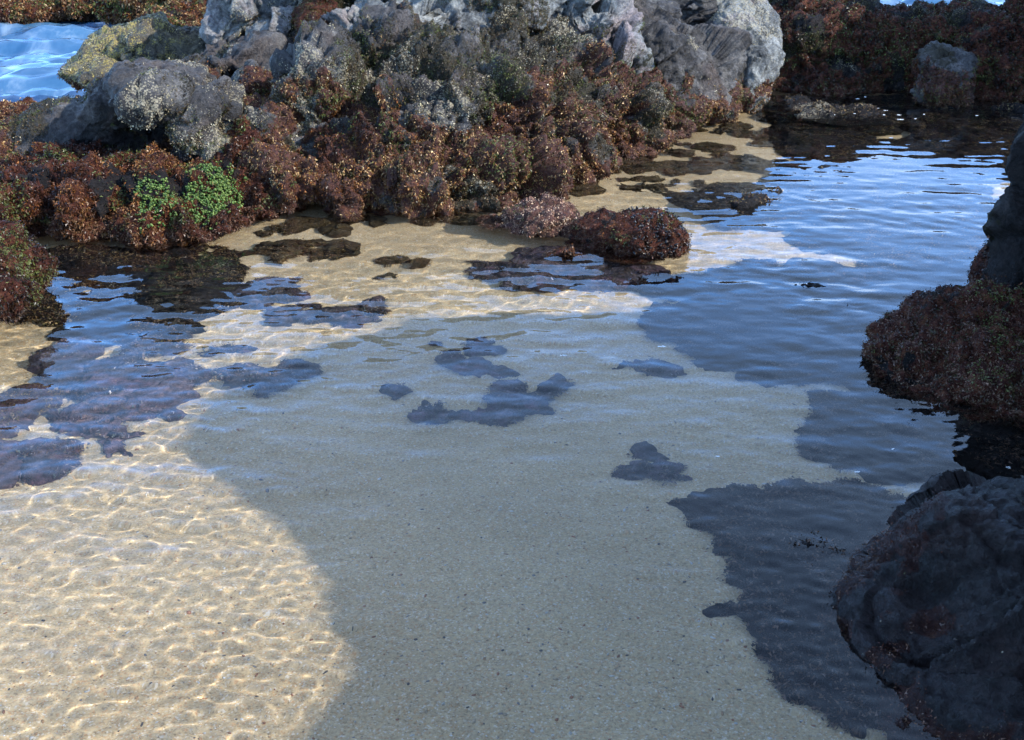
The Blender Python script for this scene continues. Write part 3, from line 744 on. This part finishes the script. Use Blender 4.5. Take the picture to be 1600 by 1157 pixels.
sub("tiny purple sunken stone off the left tip of the crescent shaped rock", [(622, 620, 10, 5, .02)], M_SUB, 111, warp=.5, weed=.2, pal=W_BLUE, depth=.22)
sub("faint speckled sunken patch to the right of the crescent shaped rock", [(1015, 578, 34, 8, .025), (1040, 585, 20, 6, .025), (975, 572, 14, 4, .02)], M_SUB, 113, warp=.5, weed=.2, pal=W_BLUE, depth=.27)
sub("dark sunken stone in three lobes with a thin tail, above the bottom right black ledge", [(1012, 712, 18, 10, .035), (1000, 736, 28, 10, .035), (1042, 737, 24, 11, .035), (975, 742, 12, 4, .018), (1075, 751, 14, 3, .015)], M_SUB, 117, warp=.3, weed=.3, pal=W_BLUE, depth=.16, voxel=.008)
sub("rounded blue grey sunken rock left of centre, nearest the dark reflection", [(395, 594, 52, 20, .06), (362, 582, 38, 16, .05), (430, 588, 24, 16, .05), (350, 548, 50, 7, .04)], M_SUB, 119, pal=W_BLUE, depth=.22, barn=.25)
sub("long flat pink sunken reef by the sunlit sand at left", [(170, 650, 70, 22, .06), (230, 640, 48, 24, .06), (110, 660, 45, 22, .05), (190, 690, 30, 14, .04), (205, 706, 20, 8, .03), (150, 680, 55, 14, .05)], M_PINK, 121, weed=.15, pal=W_BLUE, depth=.16)
sub("broken blue violet sunken reef behind the pink reef at left", [(140, 592, 46, 12, .05), (225, 575, 48, 10, .05), (265, 602, 38, 14, .06), (100, 572, 26, 10, .05), (250, 548, 44, 9, .05), (115, 548, 34, 9, .05), (190, 614, 34, 8, .05)], M_SUB, 123, pal=W_BLUE, depth=.22, barn=.2)
sub("speckled tan and maroon sunken rock at the left border beside the pink reef", [(20, 660, 40, 40, .07), (-30, 680, 50, 50, .08), (50, 640, 30, 16, .05), (10, 720, 30, 20, .05)], M_PINK, 125, weed=.4, pal=W_BROWN, depth=.13, barn=.3)
sub("row of small dark sunken stones on the sunlit sand near the left border", [(60, 712, 26, 9, .03), (25, 722, 22, 12, .04), (95, 706, 12, 6, .02), (75, 730, 16, 5, .02)], M_SUB, 127, pal=W_BLUE, depth=.12, voxel=.008)
sub("pale blue mottled sunken rock with a frond on it, near the caustic lit sand", [(520, 495, 62, 16, .07), (585, 492, 45, 14, .06), (470, 490, 40, 14, .06)], M_SUB, 129, pal=W_BLUE, depth=.26, barn=.35)
sub("sunken rock patch between the dark reflection and the bright caustic ridges", [(420, 450, 40, 14, .06), (400, 470, 35, 12, .05), (450, 465, 26, 10, .05)], M_SUB, 131, pal=W_BLUE, depth=.24)
sub("large dark sunken reef under the rippled blue water right of centre", [(1180, 520, 130, 60, .12), (1290, 510, 130, 70, .12), (1150, 455, 110, 30, .10), (1080, 500, 55, 26, .08), (1260, 560, 110, 40, .10), (1360, 480, 90, 60, .12), (1230, 440, 100, 26, .10)], M_DARK, 133, pal=W_BLACK, depth=.38, voxel=.02, barn=.05)
sub("dark sunken rock shelf at the foot of the brown weedy rock, right side", [(1400, 660, 110, 50, .10), (1350, 690, 70, 36, .08), (1460, 710, 110, 50, .10), (1320, 640, 45, 24, .07), (1540, 720, 110, 60, .12), (1420, 730, 90, 30, .08)], M_DARK, 135, pal=W_BLACK, depth=.28, voxel=.016, barn=0)  # shelf added where only a dark reflection lies on the water
sub("sunken weedy shelf below the alone standing mussel covered rock", [(880, 410, 90, 20, .07), (800, 425, 70, 14, .06), (960, 425, 80, 16, .08), (850, 445, 60, 10, .05)], M_SUB, 137, pal=W_BLUE, depth=.27, voxel=.014, barn=.3)
sub("flat black sunken ledge spreading left from the big wet boulder", [(1150, 800, 72, 32, .06), (1230, 830, 115, 52, .07), (1330, 815, 90, 30, .07), (1240, 900, 85, 50, .07), (1340, 890, 100, 80, .07), (1220, 1010, 85, 66, .07), (1300, 1040, 120, 80, .07), (1200, 970, 50, 36, .06), (1270, 960, 90, 60, .07), (1120, 948, 30, 8, .03)], M_WET, 139, pal=W_BLACK, depth=.10, voxel=.009, barn=0)

sub("dark weedy sunken rock bed in the left pool corner, under the reflected ledge", [(160, 430, 110, 36, .09), (280, 430, 90, 34, .09), (110, 480, 80, 34, .09), (230, 480, 100, 36, .09), (320, 400, 60, 20, .06), (130, 400, 70, 20, .06), (300, 470, 50, 22, .07), (200, 520, 90, 18, .06)], M_DARK, 141, pal=W_BROWN, depth=.2, voxel=.016, barn=.1)
sub("dark sunken weed bank beside the golden sand at the outcrop's foot", scatter([(450, 385, 80, 13, .06), (520, 398, 60, 9, .05), (400, 400, 50, 12, .06), (460, 392, 60, 8, .06)], 9), M_MAT, 143, pal=W_BROWN, depth=.2, voxel=.014, barn=.1)
sub("broad dark sunken reef across the far blue part of the pool", [(1350, 300, 190, 50, .22), (1200, 330, 120, 30, .2), (1480, 350, 130, 60, .22), (1320, 372, 90, 20, .15), (1450, 250, 160, 30, .2), (1280, 230, 90, 26, .2), (1560, 230, 120, 40, .2), (1450, 420, 90, 40, .2)], M_DARK, 145, pal=W_BROWN, depth=.4, voxel=.03, barn=.05)
sub("patchy brown sunken weed bed between the outcrop's right foot and the blue far pool", scatter([(1120, 262, 70, 20, .07), (1080, 300, 60, 12, .06), (1165, 215, 46, 16, .07), (1010, 292, 40, 8, .05), (1150, 300, 50, 12, .06)], 14), M_MAT, 155, cat="seaweed mat", name="seaweed_mat", pal=W_BROWN, weed=.5, voxel=.02)
sub("dark sunken shelf around the foot of the dark far bank", [(1260, 180, 80, 22, .3), (1300, 185, 110, 26, .3), (1450, 185, 120, 28, .3), (1580, 195, 120, 30, .3), (1380, 172, 120, 16, .25), (1520, 178, 120, 16, .25)], M_DARK, 147, pal=W_BROWN, depth=.4, voxel=.03)

sub("golden brown weed mat under shallow water along the outcrop's sandy right foot", scatter([(900, 272, 60, 9, .04), (960, 252, 46, 7, .04), (835, 302, 50, 7, .04), (1010, 262, 40, 6, .03), (1060, 232, 60, 8, .05), (1130, 205, 50, 8, .05), (1000, 285, 60, 6, .03), (1080, 262, 60, 6, .03), (880, 290, 60, 7, .04)], 4), M_MAT, 151, warp=.7, cat="seaweed mat", name="seaweed_mat", pal=W_BROWN, weed=.7, voxel=.014)
sub("ragged brown weed mat on golden sand in front of the central outcrop's left end", scatter([(560, 346, 36, 6, .03), (480, 352, 30, 5, .03), (520, 362, 24, 4, .02), (640, 408, 34, 5, .02), (600, 432, 22, 3, .02), (700, 345, 50, 6, .03), (430, 362, 40, 7, .03)], 6), M_MAT, 153, warp=.7, cat="seaweed mat", name="seaweed_mat", pal=W_BROWN, weed=.8, voxel=.012)

# ------------------------------------------------------------------ green algae
def to_px(P):
    d = P - CAMP; z = d[:, 1] * cp - d[:, 2] * sp; up = d[:, 1] * sp + d[:, 2] * cp
    return 800 + d[:, 0] / z * LENS / 36 * 1600, 578.5 - up / z * LENS / 36 * 1600

def green_clump(label, spots, n, seed):
    """beads seated on the seaweed ledge where the photo shows the clump"""
    rng = np.random.default_rng(seed)
    me = bpy.data.objects["rock_ledge"].data; P = vert_co(me); Nn = vert_normals(me)
    X, Y = to_px(P); vw = CAMP - P; vw /= np.linalg.norm(vw, axis=1)[:, None]
    s_ = np.full(len(P), 9.0)
    for px, py, rx, ry in spots: s_ = np.minimum(s_, ((X - px) / rx) ** 2 + ((Y - py) / ry) ** 2)
    inside = s_ + .9 * fbm(P, 14, 3, .6, seed) < 1
    k = np.where(inside & ((Nn * vw).sum(1) > .05) & (P[:, 2] > -.02))[0]
    v, f = ico(1); VV, FF, CC = [], [], []
    for i in range(n):
        q = rng.choice(k); c = P[q] + Nn[q] * rng.uniform(.010, .028) + rng.normal(size=3) * .006
        VV.append(v * rng.uniform(.0035, .0075) * rng.uniform(.7, 1.4, 3) + c); FF.append(f + i * len(v))
        g = rng.random() ** 1.3
        col = np.array([.030, .075, .012]) * (1 - g) + np.array([.15, .20, .045]) * g
        CC.append(np.tile([*(col * rng.uniform(.6, 1.25)), 1], (len(v), 1)))
    o = mesh_from("green_seaweed", np.concatenate(VV), np.concatenate(FF), M_WEED, attrs={'tint': np.concatenate(CC)})
    tag(o, label, "seaweed", "green beaded seaweed clumps on the left ledge")
green_clump("large bright green beaded seaweed clump on the maroon ledge's right half", [(330, 300, 40, 34), (345, 310, 30, 24), (316, 330, 22, 26)], 2600, 1)
green_clump("smaller broken green beaded seaweed patch, left of the large bright green clump", [(240, 308, 28, 22), (236, 345, 24, 20), (262, 330, 18, 16)], 1100, 2)

# ------------------------------------------------------------------ mussels on the pool rock
def mussels():
    rng = np.random.default_rng(5)
    par = bpy.data.objects["pool_rock"]; P = vert_co(par.data); Nn = vert_normals(par.data)
    ok = np.where((Nn[:, 1] < .3) & (P[:, 0] > at(985, 370, 5.9)[0]) & (P[:, 2] > .01))[0]
    v, f = ico(2); VV, FF = [], []
    for i in range(190):
        k = rng.choice(ok); c = P[k] + Nn[k] * .008
        q = Vector(Nn[k] + rng.normal(size=3) * .5).to_track_quat('X', 'Z').to_matrix()
        s = rng.uniform(.005, .009)
        VV.append((v * np.array([1.5, .8, .55]) * s) @ np.array(q).T + c); FF.append(f + i * len(v))
    o = mesh_from("mussels", np.concatenate(VV), np.concatenate(FF), M_MUSSEL, par)
    tag(o, kind="stuff")
mussels()

# ------------------------------------------------------------------ shell grit on the near sand
def grit():
    rng = np.random.default_rng(8)
    v, f = ico(1); n = 9000
    y = 1.6 + 2.6 * rng.random(n) ** 1.4; x = (rng.random(n) * 1.5 - .85) * (y + .9) * .62
    z = bed_z(x, y) + .0005
    pal = np.array([(.55, .50, .42), (.40, .30, .18), (.30, .13, .06), (.08, .07, .06), (.62, .58, .52), (.42, .25, .12), (.2, .18, .16)])
    col = pal[rng.choice(len(pal), n, p=[.2, .26, .14, .1, .08, .14, .08])] * rng.uniform(.7, 1.1, (n, 1))
    s = (.0013 + .0040 * rng.random(n) ** 3)
    a = rng.uniform(0, 6.28, n); ca, sa = np.cos(a), np.sin(a)
    loc = v[None] * np.stack([rng.uniform(.8, 2.0, n), rng.uniform(.7, 1.2, n), rng.uniform(.25, .6, n)], -1)[:, None] * s[:, None, None]
    X = loc[..., 0] * ca[:, None] - loc[..., 1] * sa[:, None] + x[:, None]
    Yv = loc[..., 0] * sa[:, None] + loc[..., 1] * ca[:, None] + y[:, None]
    co = np.stack([X, Yv, loc[..., 2] + z[:, None]], -1).reshape(-1, 3)
    fa = (f[None] + (np.arange(n) * len(v))[:, None, None]).reshape(-1, 3)
    tint = np.concatenate([np.repeat(col, len(v), 0), np.ones((n * len(v), 1))], 1)
    o = mesh_from("shell_grit", co, fa, M_WEED, attrs={'tint': tint})
    tag(o, kind="stuff")
grit()

# ------------------------------------------------------------------ floating foam
def foam():
    rng = np.random.default_rng(3)
    v, f = ico(2)
    spots = [(1253, 163, 7), (1309, 172, 6), (1282, 167, 4), (1340, 155, 4), (1352, 152, 4), (1372, 170, 4), (1365, 177, 4), (1355, 177, 3), (1381, 180, 4), (1405, 180, 4), (1407, 187, 5), (1430, 186, 3), (1444, 179, 4),
             (1303, 180, 3), (1257, 179, 3), (1335, 178, 3), (1383, 173, 4), (1526, 181, 3), (1032, 542, 8), (1122, 714, 6), (1339, 738, 6), (1395, 702, 5), (1575, 731, 7), (881, 556, 6)]
    for i, (px, py, r) in enumerate(spots):
        c = ground(px, py); k = pxm(c[1]) * r * .62
        VV, FF = [], []
        for j in range(9):
            s = k * rng.uniform(.18, .5); q = k * .9 * rng.random(); a = rng.uniform(0, 6.28)
            VV.append(v * np.array([s, s * .8, s * .4]) + np.array([c[0] + 1.5 * q * math.cos(a), c[1] + q * math.sin(a), .001])); FF.append(f + j * len(v))
        o = mesh_from("foam_fleck", np.concatenate(VV), np.concatenate(FF), M_FOAM)
        far = py < 200
        tag(o, "tiny white foam fleck floating on the dark water before the far right bank" if far else "tiny white foam fleck floating on the open water of the pool", "foam",
            "foam flecks by the far bank" if far else "foam flecks on the open pool")
foam()
